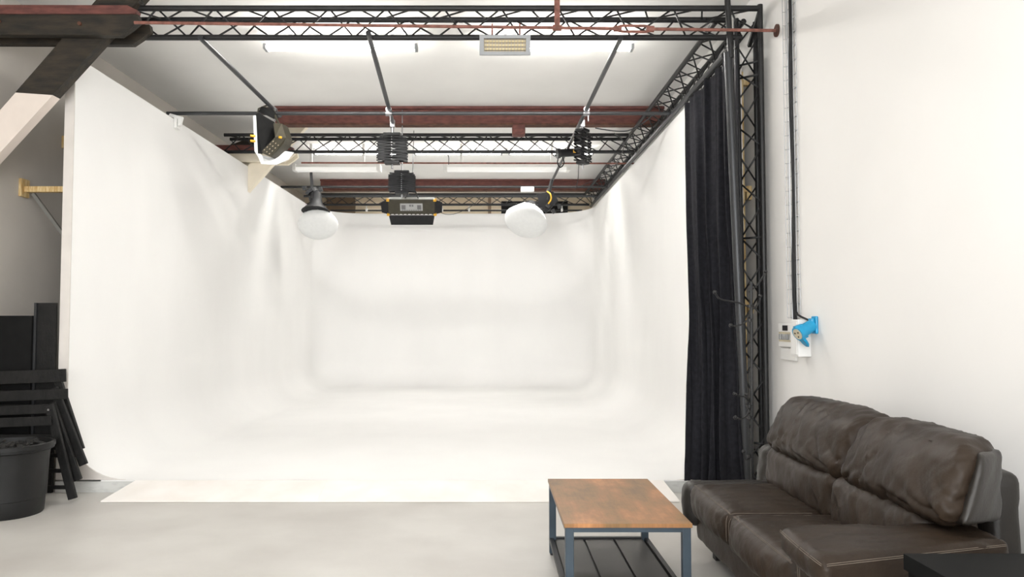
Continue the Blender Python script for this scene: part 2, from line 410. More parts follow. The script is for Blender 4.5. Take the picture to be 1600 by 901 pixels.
t = truss('upright_truss', 'tall upright black truss leg standing against the right wall behind the sofa',
      [(V((2.235, 6.15, 0.012)), V((2.235, 6.15, 4.03))), (V((2.105, 6.27, 0.012)), V((2.075, 6.27, 3.96))), (V((2.262, 6.34, 0.012)), V((2.262, 6.34, 3.96)))], .235, r=.022, rs=.0075, cat='truss', faces=((0, 1), (1, 2)))
obj('base_plate', box(B(), (2.08, 6.12, 0), (2.285, 6.37, .012)), 'black_steel', t)
for z in (3.45, 3.56, 2.1, .42):
    strut((2.235, 6.15, z), (2.09, 6.27, z), .009, 'black_steel', t, 'rung')
bm = B(); bar(bm, (2.235, 6.15, 3.98), (2.235, 6.42, 3.78), .03, .03); obj('corner_brace', bm, 'black_steel', t)

# pipes laid under the trusses
PG = 'steel pipes of the lighting grid'
def pipe(a, b, r, m, label):
    a = V(a); o = obj('grid_pipe', cyl(B(), a, b, r, seg=14), m, None, smooth=True, origin=a); return tag(o, label, 'pipe', PG)
pipe((-3.62, 8.36, 3.735), (2.02, 8.36, 3.735), .021, 'grey_tube', 'steel cross pipe nearest the camera, in front of the brown beam')
pipe((-3.6, 12.9, 3.72), (2.02, 12.9, 3.72), .021, 'black_steel', 'dark cross pipe just behind the long white lamps')
pipe((-3.5, 14.1, 3.76), (2.0, 14.1, 3.76), .021, 'grey_tube', 'dark cross pipe just in front of the far brown beam')
pipe((-3.3, 15.52, 3.70), (1.9, 15.52, 3.70), .018, 'black_steel', 'dark pipe lying low over the cove back wall top')
pipe((-2.42, 6.2, 3.775), (-2.42, 8.6, 3.775), .022, 'grey_tube', 'left grid pipe running back to the barn door lamp')
pipe((-1.00, 6.1, 3.775), (-1.165, 8.97, 3.775), .022, 'grey_tube', 'middle grid pipe running back above the cove')
pipe((1.09, 6.2, 3.775), (1.03, 14.6, 3.775), .022, 'grey_tube', 'right grid pipe running back above the cove')
pipe((1.925, 6.05, 4.235), (1.955, 6.05, 3.55), .024, 'black_steel', 'upper upright pipe crossing the front truss corner')
pipe((1.94, 6.07, 3.60), (2.05, 6.07, .0), .036, 'grey_tube', 'thick upright grey pipe beside the black curtain')
pipe((2.02, 6.42, 3.70), (2.035, 11.5, 3.72), .026, 'grey_tube', 'curtain pipe slung under the right side truss')
# clamps at pipe crossings
for i, (x, y, w) in enumerate([(-2.42, 8.36, 'left'), (-1.135, 8.36, 'middle'), (1.075, 8.36, 'right')]):
    t = thing('pipe_clamp', 'shiny clamp where the %s grid pipe crosses the near cross pipe' % w, 'clamp', (x, y, 3.735), 'pipe clamps')
    bm = B()
    cyl(bm, (x - .035, y, 3.735), (x + .035, y, 3.735), .032, seg=12); obj('jaw', bm, 'chrome', t, smooth=True)
    obj('jaw', cyl(B(), (x, y - .035, 3.775), (x, y + .035, 3.775), .033, seg=12), 'chrome', t, smooth=True)
    obj('wing_bolt', cyl(B(), (x + .02, y - .03, 3.70), (x + .02, y - .03, 3.64), .008, seg=8), 'chrome', t, smooth=True)
# left pipe bracket on the cove wall
t = thing('pipe_bracket', 'white bracket on the left cove wall holding the cross pipe end', 'bracket', (-3.5, 8.36, 3.6))
obj('plate', box(B(), (-3.515, 8.30, 3.56), (-3.48, 8.40, 3.68)), 'white_plastic', t)
obj('arm', prism(B(), [(-3.47, 3.58), (-3.44, 3.60), (-3.42, 3.68), (-3.56, 3.72), (-3.58, 3.69), (-3.47, 3.66)], 'y', 8.30, 8.34), 'white_plastic', t)
bm = B()
tube(bm, smoothpath([at(219, -3, 5.9), at(222, 2, 5.9), at(224, 6, 5.9), at(221, 8, 5.9), at(218, 4, 5.9)], 4), .004)
tube(bm, [at(219, -3, 5.9), (at(219, -3, 5.9).x, 5.9, ZC)], .004)
o = obj('ceiling_hook', bm, 'black_steel', None, smooth=True, origin=at(219, 0, 5.9)); tag(o, 'small curly iron hook beside the dark timber end', 'hook')

# ================================================================== FLUORESCENT BATTENS
def batten(x0, x1, Y, z, label, g='bare tube lights'):
    t = thing('tube_light', label, 'lamp', ((x0 + x1) / 2, Y, z), g)
    obj('housing', box(B(), (x0, Y - .03, z + .035), (x1, Y + .03, z + .08)), 'white_plastic', t)
    for s in (-1, 1):
        obj('tube', cyl(B(), (x0 + .03, Y + s * .035, z + .01), (x1 - .03, Y + s * .035, z + .01), .016, seg=12), 'tube_glow' if Y < 10 else 'tube_glow_mid' if Y < 14 else 'tube_glow_far', t, smooth=True)
    for x in (x0, x1 - .03): obj('end_cap', box(B(), (x, Y - .055, z - .012), (x + .03, Y + .055, z + .04), bev=.004), 'heater_frame', t)
    for x in (x0 + .25, x1 - .25): obj('hanger', box(B(), (x - .012, Y - .012, z + .08), (x + .012, Y + .012, ZC)), 'white_plastic', t)
    return t
batten(-2.21, -.71, 7.28, 4.07, 'glowing tube light on the ceiling left of the heater')
batten(-.10, 1.40, 7.28, 4.07, 'glowing tube light on the ceiling right of the heater')
batten(-2.9, -1.45, 12.3, 4.16, 'glowing tube light in the far row, left, behind the mid truss')
batten(-1.25, .2, 12.3, 4.16, 'glowing tube light in the far row, middle, behind the mid truss')
batten(.3, 1.7, 12.3, 4.16, 'glowing tube light in the far row, right, behind the mid truss')
def long_lamp(x0, x1, label):
    Y = 12.0; z = 3.84
    t = thing('batten_lamp', label, 'lamp', ((x0 + x1) / 2, Y, z), 'long white lamps')
    poly = [(Y - .10, z + .02), (Y - .07, z - .03), (Y + .07, z - .03), (Y + .10, z + .02), (Y + .06, z + .07), (Y - .06, z + .07)]
    obj('diffuser', prism(B(), poly[:4], 'x', x0 + .05, x1 - .05), 'diffuser', t)
    obj('housing', prism(B(), [poly[0], poly[3], poly[4], poly[5]], 'x', x0 + .04, x1 - .04), 'white_plastic', t)
    for x in (x0, x1 - .06): obj('end_cap', box(B(), (x, Y - .105, z - .035), (x + .06, Y + .105, z + .075), bev=.01), 'white_plastic', t)
    for x in (x0 + .28, x1 - .28):
        obj('hanger', box(B(), (x - .02, Y - .02, z + .07), (x + .02, Y + .02, ZC)), 'white_plastic', t)
    return t
batten(-2.6, -1.2, 15.9, 4.17, 'glowing tube light behind the far brown beam, left')  # this row is added behind the beam to light the end wall
batten(-.1, 1.3, 15.9, 4.17, 'glowing tube light behind the far brown beam, right')
long_lamp(-.745, 1.27, 'long white batten lamp hanging at right under the mid truss')
long_lamp(-3.15, -1.75, 'shorter white batten lamp hanging at left under the mid truss')

# ================================================================== HEATER
hc = at(789, 70.5, 5.85)
t = thing('heater', 'small grey framed heat lamp hanging from the rusty rod at the truss', 'heater', tuple(hc))
rot = RX(14); piv = hc
def hb(lo, hi, **k): return box(B(), hc + V(lo), hc + V(hi), rot=rot, piv=piv, **k)
obj('casing', hb((-.195, .03, -.07), (.195, .10, .07), bev=.008), 'heater_frame', t)
obj('reflector', hb((-.165, .015, -.048), (.165, .031, .048)), 'heater_reflector', t)
bm = B()
for lo, hi in [((-.2, -.012, .05), (.2, .03, .075)), ((-.2, -.012, -.075), (.2, .03, -.05)), ((-.2, -.012, -.05), (-.165, .03, .05)), ((.165, -.012, -.05), (.2, .03, .05))]:
    box(bm, hc + V(lo), hc + V(hi), rot=rot, piv=piv)
obj('front_frame', bm, 'heater_frame', t)
for dz in (-.03, 0, .03):
    a = piv + rot.to_3x3() @ V((-.16, .005, dz)); b_ = piv + rot.to_3x3() @ V((.16, .005, dz))
    obj('element', cyl(B(), a, b_, .007, seg=10), 'heater_element', t, smooth=True)
for k in range(13):
    x = -.15 + k * .025
    strut(piv + rot.to_3x3() @ V((x, -.008, -.05)), piv + rot.to_3x3() @ V((x, -.008, .05)), .0018, 'wire_zinc', t, 'guard_wire')
for x in (-.1, .12):
    obj('hanger', bar(B(), hc + V((x, .06, .05)), (hc.x + x, 5.93, 3.785), .012, .004), 'rust_rod', t)

# ================================================================== PANTOGRAPHS
def pantograph(top, width, zb0, zb1, label, yaw=0, tilt=0):
    """folded scissor hanger: stem down to a stack of crossed links between zb1 and zb0"""
    x, y, z = top
    t = thing('pantograph_hanger', label, 'lamp hanger', top, 'scissor lamp hangers')
    obj('clamp', box(B(), (x - .03, y - .03, z - .06), (x + .03, y + .03, z + .03), bev=.008), 'chrome', t)
    obj('stem', cyl(B(), (x, y, z - .04 if y < 9.5 else ZC), (x, y, zb1), .018 if y < 9.5 else .008, seg=10), 'chrome', t, smooth=True)
    rm = RZ(yaw); c = V((x, y, 0))
    def T(p): return c + rm.to_3x3() @ V(p)
    n = 9; h = (zb1 - zb0) / n
    for k in range(n):
        z0 = zb0 + h * k + .003; z1 = z0 + h * .8
        w = width * (.5 if k == 0 else .5 * .9 if k == n - 1 else .5)
        bm = B()
        for s in (-1, 1):
            for yo in (-.05, .05):
                bar(bm, T((-w * s, yo, z0)), T((w * s, yo + .006 * s, z1)), .006, .016)
        obj('scissor_link', bm, 'black_plastic', t)
        if k % 2: 
            bm = B(); box(bm, c + V((-w * .96, -.045, z0 + h * .15)), c + V((w * .96, .045, z0 + h * .62)), rot=rm, piv=c + V((0, 0, z0))); obj('leaf', bm, 'black_plastic', t)
    bm = B()
    for k in range(n): cyl(bm, T((0, -.066, zb0 + h * (k + .5))), T((0, -.05, zb0 + h * (k + .5))), .006, seg=8)
    obj('pivot_pins', bm, 'chrome', t, kind='stuff')
    obj('top_plate', box(B(), c + V((-width * .28, -.06, zb1)), c + V((width * .28, .06, zb1 + .035)), rot=rm, piv=c + V((0, 0, zb1)), bev=.006), 'black_plastic', t)
    obj('bottom_plate', box(B(), c + V((-width * .25, -.06, zb0 - .035)), c + V((width * .25, .06, zb0)), rot=rm, piv=c + V((0, 0, zb0)), bev=.006), 'black_plastic', t)
    obj('spigot', cyl(B(), (x, y, zb0 - .09), (x, y, zb0 - .03), .012, seg=10), 'chrome', t, smooth=True)
    return t
pantograph((-1.165, 8.9, 3.775), .36, 3.31, 3.61, 'large folded black scissor hanger on the middle pipe, nearest one')
pantograph((-1.165, 9.9, 3.775), .35, 3.12, 3.36, 'folded black scissor hanger just below and behind the nearest one')
pantograph((1.10, 8.9, 3.775), .24, 3.31, 3.66, 'folded black scissor hanger on the right pipe', yaw=52)

# ================================================================== BANK LIGHT
bc = at(643.5, 324, 11.1); bw = .345
t = thing('bank_lamp', 'black box lamp with yellow corner clips hanging in front of the cove back wall', 'lamp', tuple(bc))
rot = RX(22); R3 = rot.to_3x3()
def P3(p): return bc + R3 @ V(p)
def rb(lo, hi, bev=0): return box(B(), bc + V(lo), bc + V(hi), rot=rot, piv=bc, bev=bev)
obj('body', rb((-bw, -.06, -.10), (bw, .10, .135), bev=.012), 'olive_metal', t)
l = obj('maker_label', rb((-.165, -.066, -.035), (.165, -.061, .075)), 'label_silver', t, label='silver rating label with dark print')
bm = B()
for x0, x1, z0, z1 in [(-.145, -.085, -.01, .055), (.085, .145, -.01, .055), (-.03, -.005, .03, .06), (.005, .03, .03, .06)]:
    for k in range(4): box(bm, bc + V((x0, -.0685, z0 + (z1 - z0) * k / 4)), bc + V((x1, -.0665, z0 + (z1 - z0) * (k + .55) / 4)), rot=rot, piv=bc)
for k in range(9): box(bm, bc + V((-.14 + k * .033, -.0685, -.027)), bc + V((-.118 + k * .033, -.0665, -.021)), rot=rot, piv=bc)
obj('print', bm, 'black_plastic', l)
for s in (-1, 1):
    bm = B(); prism(bm, [(s * bw, -.10), (s * (bw + .10), -.07), (s * (bw + .11), .08), (s * bw, .12)], 'y', -.02, -.012)
    bmesh.ops.transform(bm, verts=bm.verts[:], matrix=Matrix.Translation(bc) @ rot)
    obj('barn_door', bm, 'black_plastic', t)
    for zz in (-.10, .115): obj('corner_clip', rb((s * bw - .02, -.07, zz - .012), (s * bw + .022, .0, zz + .022), bev=.004), 'yellow_plastic', t)
bm = B(); prism(bm, [(-bw * .98, -.105), (bw * .98, -.105), (bw * .90, -.25), (-bw * .90, -.25)], 'y', -.055, -.047)
bmesh.ops.transform(bm, verts=bm.verts[:], matrix=Matrix.Translation(bc) @ rot)
obj('barn_door', bm, 'black_plastic', t)
bm = B()
for k in range(10): box(bm, bc + V((-.3 + k * .062, -.065, -.094)), bc + V((-.262 + k * .062, -.06, -.086)), rot=rot, piv=bc)
obj('vent_slots', bm, 'white_plastic', t, kind='stuff')
tube(bm := B(), [P3((-.1, .02, .13)), bc + V((-.05, .03, .24)), bc + V((0, .05, .30)), bc + V((.05, .03, .24)), P3((.1, .02, .13))], .010)
obj('yoke', bm, 'black_steel', t, smooth=True)
obj('stem', cyl(B(), bc + V((0, .05, .29)), (bc.x + .02, 11.15, ZC), .007, seg=10), 'chrome', t, smooth=True)
tube(bm := B(), smoothpath([bc + V((bw, .05, .0)), bc + V((bw + .12, .1, -.08)), bc + V((bw + .3, .2, -.06)), bc + V((bw + .55, .3, .08)), bc + V((bw + .7, .3, .25))], 5), .004)
obj('cable', bm, 'grey_tube', t, smooth=True)

# ================================================================== BARN DOOR LAMP (left)
lc = at(430, 212, 8.15)
t = thing('barn_door_lamp', 'black and olive lamp with open barn doors at the left grid pipe end', 'lamp', tuple(lc))
def poly_at(pts, Y, th):
    bm = B(); a = [bm.verts.new(at(px, py, Y + dy)) for px, py, dy in pts]; b_ = [bm.verts.new(v.co + V(th)) for v in a]
    bm.faces.new(a); bm.faces.new(b_[::-1]); n = len(a)
    for i in range(n): bm.faces.new((a[(i + 1) % n], a[i], b_[i], b_[(i + 1) % n]))
    bmesh.ops.recalc_face_normals(bm, faces=bm.faces[:]); return bm
obj('barn_door', poly_at([(397, 181, 0), (403, 176, .02), (427, 190, .12), (430, 216, .14), (407, 240, 0), (400, 238, 0)], 8.0, (.01, .02, 0)), 'black_paint', t)
obj('door_edge', poly_at([(395.5, 181, 0), (398, 180, 0), (401, 239, 0), (407, 241, 0), (410, 249, 0), (404, 246, 0), (397.5, 236, 0)], 7.99, (.01, .012, 0)), 'white_cloth', t, label='white edge of the left door')
obj('body', poly_at([(427, 192, 0), (440, 193, .1), (447, 215, .1), (443, 224, .06), (423, 245, 0), (407, 238, 0), (430, 214, 0)], 8.02, (.03, .16, .0)), 'olive_metal', t)
bm = B()
for i in range(4):
    for j in range(3):
        p = at(413 + i * 4.6, 234 - i * 4.4, 8.0) + V((.0, 0, 0)); p2 = at(413 + i * 4.6 + j * 4, 234 - i * 4.4 + j * 3, 8.005)
        box(bm, p2 - V((.007, .004, .0035)), p2 + V((.007, .002, .0035)), rot=RY(-42))
obj('vent_slots', bm, 'heater_reflector', t, kind='stuff')
obj('lower_door', poly_at([(401, 240, 0), (424, 246, .05), (446, 236, .15), (459, 238, .2), (450, 249, .15), (432, 257, 0), (408, 256, 0)], 8.05, (0, .015, .0)), 'white_cloth', t, label='white lower barn door')
obj('upper_door', poly_at([(404, 174, 0), (428, 186, .1), (436, 184, .15), (426, 172, .1), (408, 167, 0)], 8.1, (0, .012, .01)), 'black_paint', t)
for px, py in [(436, 214), (391, 212), (391, 220)]:
    p = at(px, py, 7.98); obj('knob', cyl(B(), p, p + V((.02 if px > 400 else .05, .02, 0)), .014, seg=10), 'yellow_plastic', t, smooth=True)
bm = B(); tube(bm, smoothpath([at(420, 164, 8.36), at(427, 172, 8.3), at(431, 184, 8.2), at(437, 196, 8.15), at(446, 216, 8.2)], 5), .012)
tube(bm, [at(418, 164, 8.34), at(404, 170, 8.2), at(402, 182, 8.05)], .010)
obj('yoke', bm, 'olive_metal', t, smooth=True)
obj('clamp', box(B(), at(416, 172, 8.3) - V((.05, .03, .05)), at(416, 172, 8.3) + V((.05, .03, .03)), bev=.01), 'dark_timber', t)

# ================================================================== MONOLIGHT with cables
mc = at(888, 239, 10.15)
t = thing('studio_flash', 'small black flash head with looped cables under the right grid pipe', 'lamp', tuple(mc))
obj('body', cyl(B(), mc + V((-.13, -.03, -.01)), mc + V((.09, .05, .02)), .055, seg=16), 'black_plastic', t, smooth=True)
obj('head_ring', cyl(B(), mc + V((-.16, -.04, -.015)), mc + V((-.12, -.03, -.01)), .068, seg=16), 'black_steel', t, smooth=True)
obj('yoke', bar(B(), mc + V((0, 0, .03)), (mc.x + .0, 10.2, 3.77), .03, .012), 'black_steel', t)
obj('lever', box(B(), mc + V((.06, -.07, -.01)), mc + V((.10, -.05, .035)), bev=.005), 'yellow_plastic', t)
bm = B()
tube(bm, smoothpath([mc + V((-.13, -.02, -.04)), mc + V((-.15, -.03, -.14)), mc + V((-.11, -.02, -.20)), mc + V((-.06, -.01, -.14)), mc + V((-.08, 0, -.05))], 5), .008)
tube(bm, smoothpath([mc + V((.08, 0, 0)), mc + V((.16, 0, -.05)), mc + V((.22, .05, -.09)), mc + V((.28, .05, -.06)), mc + V((.27, 0, .08))], 5), .007)
tube(bm, smoothpath([mc + V((-.16, -.02, .0)), mc + V((-.24, -.02, .01)), mc + V((-.20, -.02, -.04)), mc + V((-.14, -.02, -.03))], 5), .007)
obj('cable', bm, 'black_plastic', t, smooth=True)
obj('battery_pack', box(B(), mc + V((.10, -.02, .0)), mc + V((.17, .05, .09)), bev=.01), 'black_plastic', t)
cpts = [at(930, 200, 9.0), at(948, 203, 9.0), at(968, 205, 9.0), at(985, 203, 9.0), at(1005, 192, 9.0), at(1020, 180, 8.9)]
o = obj('loose_cable', tube(B(), smoothpath(cpts, 5), .007), 'grey_tube', None, smooth=True, origin=cpts[0]); tag(o, 'thin grey cable from the right scissor hanger to the side truss', 'cable')
cpts = [at(905, 250, 10.2), at(904, 262, 10.6), at(903, 280, 11), at(899, 296, 11)]
o = obj('loose_cable', tube(B(), smoothpath(cpts, 5), .005), 'black_plastic', None, smooth=True, origin=cpts[0]); tag(o, 'thin black cable hanging below the small flash head', 'cable')
cpts = [at(699, 240, 10.2), at(701, 246, 10.2), at(701, 257, 10.2)]
o = obj('loose_cable', tube(B(), smoothpath(cpts, 4), .005), 'black_plastic', None, smooth=True, origin=cpts[0]); tag(o, 'short black cable dangling under the middle truss', 'cable')
cpts = [at(960, 208, 9), at(975, 226, 9.8), at(960, 260, 11.5), at(930, 280, 12.8), at(905, 292, 14)]
o = obj('loose_cable', tube(B(), smoothpath(cpts, 5), .006), 'black_plastic', None, smooth=True, origin=cpts[0]); tag(o, 'long black cable sagging beside the right side truss', 'cable')

# ================================================================== DOME SOFTBOXES
def dome(c, axis, rad, label, shell='white_cloth'):
    t = thing('dome_softbox', label, 'softbox', tuple(c), 'white dome softboxes')
    q = V(axis).to_track_quat('Z', 'Y').to_matrix().to_4x4(); q.translation = c
    prof = [(0, .20 * rad / .37)] + [(rad * math.sin(a), .20 * rad / .37 * math.cos(a)) for a in [PI / 2 * k / 10 for k in range(1, 11)]]
    obj('diffuser', lathe(B(), prof, q, 24), 'white_cloth', t, smooth=True)
    bm = B(); lathe(bm, [(rad * 1.0, 0), (rad * .97, -.02), (rad * .62, -.20), (rad * .3, -.28), (rad * .2, -.29), (0, -.29)], q, 24)
    obj('back_shell', bm, shell, t, smooth=True)
    bm = B()
    for k in range(8):
        a = 2 * PI * k / 8; tube(bm, [q @ V((rad * 1.0 * math.cos(a), rad * math.sin(a), -.004)), q @ V((rad * .63 * math.cos(a), rad * .63 * math.sin(a), -.205)), q @ V((rad * .28 * math.cos(a), rad * .28 * math.sin(a), -.292))], .006, 6)
    obj('ribs', bm, 'white_cloth', t, smooth=True)
    return t, q
c = at(822, 345, 12.3)
t, q = dome(c, (-.35, -.62, -.95), .36, 'large white dome softbox hanging at the right in front of the cove back wall')
bm = B(); cyl(bm, q @ V((0, 0, -.28)), q @ V((0, 0, -.36)), .12, seg=16); obj('speed_ring', bm, 'black_plastic', t, smooth=True)
pt = q @ V((0, 0, -.34))
bm = B(); bar(bm, pt, at(862, 318, 12.5), .14, .12); obj('lamp_body', bm, 'black_plastic', t)
bm = B(); prism(bm, [(-.16, .16), (.12, .20), (.20, .05), (.06, -.10), (.0, -.16), (-.06, -.08)], 'y', -.02, .02)
bmesh.ops.transform(bm, verts=bm.verts[:], matrix=Matrix.Translation(at(853, 318, 12.45))); obj('bracket', bm, 'black_plastic', t)
bm = B(); bar(bm, at(855, 312, 12.45), (1.03, 12.5, 3.775), .05, .04); obj('arm', bm, 'grey_tube', t)
tube(bm := B(), smoothpath([at(855, 299, 12.4), at(860, 303, 12.3), at(861, 311, 12.3), at(857, 318, 12.35)], 5), .012); obj('strap', bm, 'yellow_plastic', t, smooth=True, label='yellow strap')
bm = B()
for k in range(5):
    p = at(838 + k * 9, 322 + (k % 2) * 8, 12.4); box(bm, p - V((.035, .03, .03)), p + V((.035, .03, .03)), rot=RY(20 * k), bev=.008)
obj('fittings', bm, 'black_steel', t)
bx = at(824, 296, 12.5); o = obj('ballast_box', box(B(), bx - V((.11, .05, .04)), bx + V((.11, .05, .04)), bev=.008), 'white_plastic', t)
c = at(497, 350, 12.3)
t, q = dome(c, (.12, -.62, -.85), .325, 'large white dome softbox hanging at the left in front of the cove back wall')
p0 = at(490, 303, 12.3)
bm = B(); lathe(bm, [(0, .22), (.07, .22), (.085, .10), (.11, .02), (.21, -.08), (.23, -.10), (.0, -.10)], Matrix.Translation(at(494, 321, 12.15)) @ RX(-14), 20); obj('speed_ring', bm, 'black_plastic', t, smooth=True)
obj('lamp_body', cyl(B(), at(492, 312, 12.3), at(488, 296, 12.35), .09, seg=16), 'black_plastic', t, smooth=True)
bm = B()
for k in range(6):
    p = at(476 + k * 5, 294 + (k * 7 % 11), 12.25); box(bm, p - V((.03, .03, .035)), p + V((.03, .03, .035)), rot=RY(33 * k), bev=.006)
obj('fittings', bm, 'grey_tube', t)
obj('arm', bar(B(), at(488, 298, 12.4), at(486, 270, 12.9), .045, .04), 'grey_tube', t)

# things at the far end above the cove wall
for i, (x0, x1) in enumerate([(.25, 1.02), (1.06, 1.75)]):
    o = obj('black_sheet', box(B(), (x0, YB - .06, 3.25), (x1, YB - .003, 4.12)), 'black_paint', None, origin=((x0 + x1) / 2, YB - .03, 3.25))  # flat black sheets standing in for dark openings in the end wall
    tag(o, ['black board on the end wall behind the right softbox', 'black board on the end wall at the far right corner'][i], 'board', 'black boards on the end wall')
o = obj('wooden_post', box(B(), (-.05, YB - .09, 3.0), (.02, YB - .003, ZC)), 'brown_board', None, origin=(0, YB - .05, 3.0)); tag(o, 'narrow brown upright on the cream end wall left of the black boards', 'post')
for k, px in enumerate((573, 733, 691, 878)):
    p = at(px, 318, 15.50)
    t = thing('cable_clip', 'white clip on low far pipe, %s' % ['left of the box lamp', 'right of the box lamp', 'nearest the box lamp', 'beside the right softbox bracket'][k], 'clip', (p.x, 15.5, 3.70), 'white clips on the far pipe')
    obj('loop', box(B(), (p.x - .02, 15.47, 3.68), (p.x + .02, 15.56, 3.735), bev=.006), 'white_plastic', t)
    obj('tail', box(B(), (p.x - .008, 15.46, 3.735), (p.x + .008, 15.475, 3.83)), 'white_plastic', t)

# ================================================================== CURTAIN
t = thing('curtain', 'long black gathered curtain hanging at the right end of the white cove', 'curtain', (1.85, 6.3, 0))
bm = B(); nu, nv = 150, 44; rows = []
Lp = [at(1071, 166, 7.7), at(1074, 330, 7.05), at(1080, 500, 6.5), at(1077, 650, 6.2), at(1072, 751, 6.12)]
Rp = [at(1152, 78, 6.22), at(1156, 330, 6.15), at(1161, 500, 6.12), at(1164, 650, 6.1), at(1171, 752, 6.08)]
def spl(P, t):
    n = len(P) - 1; i = min(int(t * n), n - 1); f = t * n - i
    p0, p1, p2, p3 = P[max(i - 1, 0)], P[i], P[i + 1], P[min(i + 2, n)]
    return .5 * ((2 * p1) + (p2 - p0) * f + (2 * p0 - 5 * p1 + 4 * p2 - p3) * f * f + (3 * p1 - p0 - 3 * p2 + p3) * f ** 3)
for j in range(nv + 1):
    v = j / nv; l, r = spl(Lp, v), spl(Rp, v); row = []
    for i in range(nu + 1):
        u = i / nu; p = l.lerp(r, u)
        ph = u * 2 * PI * 4.8 + 1.1 * math.sin(3.2 * v + u * 9) + 2.6 * noise.noise(V((u * 4, v * 1.5, 3)))
        amp = (.052 + .030 * noise.noise(V((u * 7, v * 2.2, 0)))) * (.55 + .6 * v) * min(1, u * 14 + .2) * min(1, (1 - u) * 14 + .25)
        dirn = V((-.75, -.66, 0)); side = (r - l).normalized()
        p = p + dirn * amp * (1.0 * max(0, 1 - 1.6 * v) + math.sin(ph) + .35 * math.sin(2.3 * ph + 5 * v)) + side * .022 * math.cos(ph) * (.4 + v) + dirn * .010 * noise.noise(V((u * 16, v * 9 + u * 6, 5)))
        if j == nv: p = p + V((0, 0, .012 * math.sin(ph * .7)))
        row.append(bm.verts.new(p))
    rows.append(row)
for j in range(nv):
    for i in range(nu): bm.faces.new((rows[j][i], rows[j + 1][i], rows[j + 1][i + 1], rows[j][i + 1]))
cu = obj('cloth', bm, 'curtain_cloth', t, smooth=True)
md = cu.modifiers.new('thickness', 'SOLIDIFY'); md.thickness = .004
bm = B()
tube(bm, [Lp[0] + V((0, 0, .03)), Rp[0] + V((0, 0, .03))], .010)
obj('header_tape', bm, 'black_plastic', t, smooth=True)
for k in range(10):
    p = Lp[0].lerp(Rp[0], (k + .5) / 10)
    strut(p + V((0, 0, .0)), p + V((.01, 0, .07)), .004, 'black_paint', t, 'curtain_hook')

# timber framing behind the column
t = thing('wall_stud', 'pale pine upright with short cross pieces behind the truss leg', 'timber', (2.2, 6.62, 0))
obj('post', box(B(), (2.205, 6.60, 0), (2.24, 6.66, 3.62)), 'pine', t)
for z in (2.55, 1.55, 3.5): obj('cross_piece', box(B(), (2.241, 6.60, z), (2.299, 6.65, z + .045)), 'pine', t)
for z in (2.48, 1.48): obj('cleat', box(B(), (2.255, 6.59, z), (2.298, 6.64, z + .12)), 'pine', t)
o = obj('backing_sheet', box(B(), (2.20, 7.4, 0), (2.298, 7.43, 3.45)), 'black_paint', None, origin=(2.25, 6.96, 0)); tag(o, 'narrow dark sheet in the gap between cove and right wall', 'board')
# left wall bracing
t = thing('wall_strut', 'pale pine batten bracing the left cove wall to the grey wall, lower one', 'timber', (-4.19, 6.7, 2.5), 'pine battens bracing the cove')
zz = at(50, 296, 6.75).z
obj('batten', box(B(), (XL + .02, 6.72, zz - .025), (CL - TH, 6.78, zz + .025)), 'pine', t)
obj('cleat', box(B(), (XL, 6.68, zz - .07), (XL + .025, 6.80, zz + .09)), 'pine', t)
obj('diagonal', bar(B(), (XL + .06, 6.80, zz - .03), (CL - TH - .02, 6.80, zz - .72), .03, .03), 'stay_paint', t, label='grey painted diagonal stay')  # thin diagonal bar in one even mid grey
zz = at(90, 224, 7.4).z
t = thing('wall_strut', 'small pine batten bracing the left cove wall, upper one', 'timber', (-4.19, 7.3, 3.0), 'pine battens bracing the cove')
obj('batten', box(B(), (XL + .02, 7.36, zz - .02), (CL - TH, 7.42, zz + .03)), 'pine', t)
obj('cleat', box(B(), (XL, 7.33, zz - .06), (XL + .025, 7.45, zz + .06)), 'pine', t)

# ================================================================== LEFT CORNER: panels, chairs, bucket
t = thing('scenery_flat', 'wide matt black panel leaning in the left corner behind the folding chairs', 'panel', (-3.99, 6.25, 0), 'black panels in the left corner')
obj('face', box(B(), (XL + .01, 6.24, 0), (-3.785, 6.27, at(28, 493, 6.25).z)), 'black_paint', t)
t = thing('scenery_flat', 'taller narrow black panel standing against the left end of the cove', 'panel', (-3.70, 6.33, 0), 'black panels in the left corner')
zt = at(70, 473, 6.3).z
obj('face', box(B(), (-3.775, 6.28, 0), (-3.612, 6.31, zt)), 'black_wood', t)
obj('edge_strip', box(B(), (-3.782, 6.262, .0), (-3.762, 6.279, zt)), 'grey_tube', t)
CHL = ['topmost and farthest of the stack', 'second from the top of the stack', 'third from the top of the stack', 'lowest and nearest of the stack']
chs = [((87, 584), (126, 702), 589, 103, 10), ((84, 606), (131, 726), 618, 106, 8), ((80, 630), (122, 750), 641, 82, 7), ((77, 632), (114, 779), 660, 80, 7)]
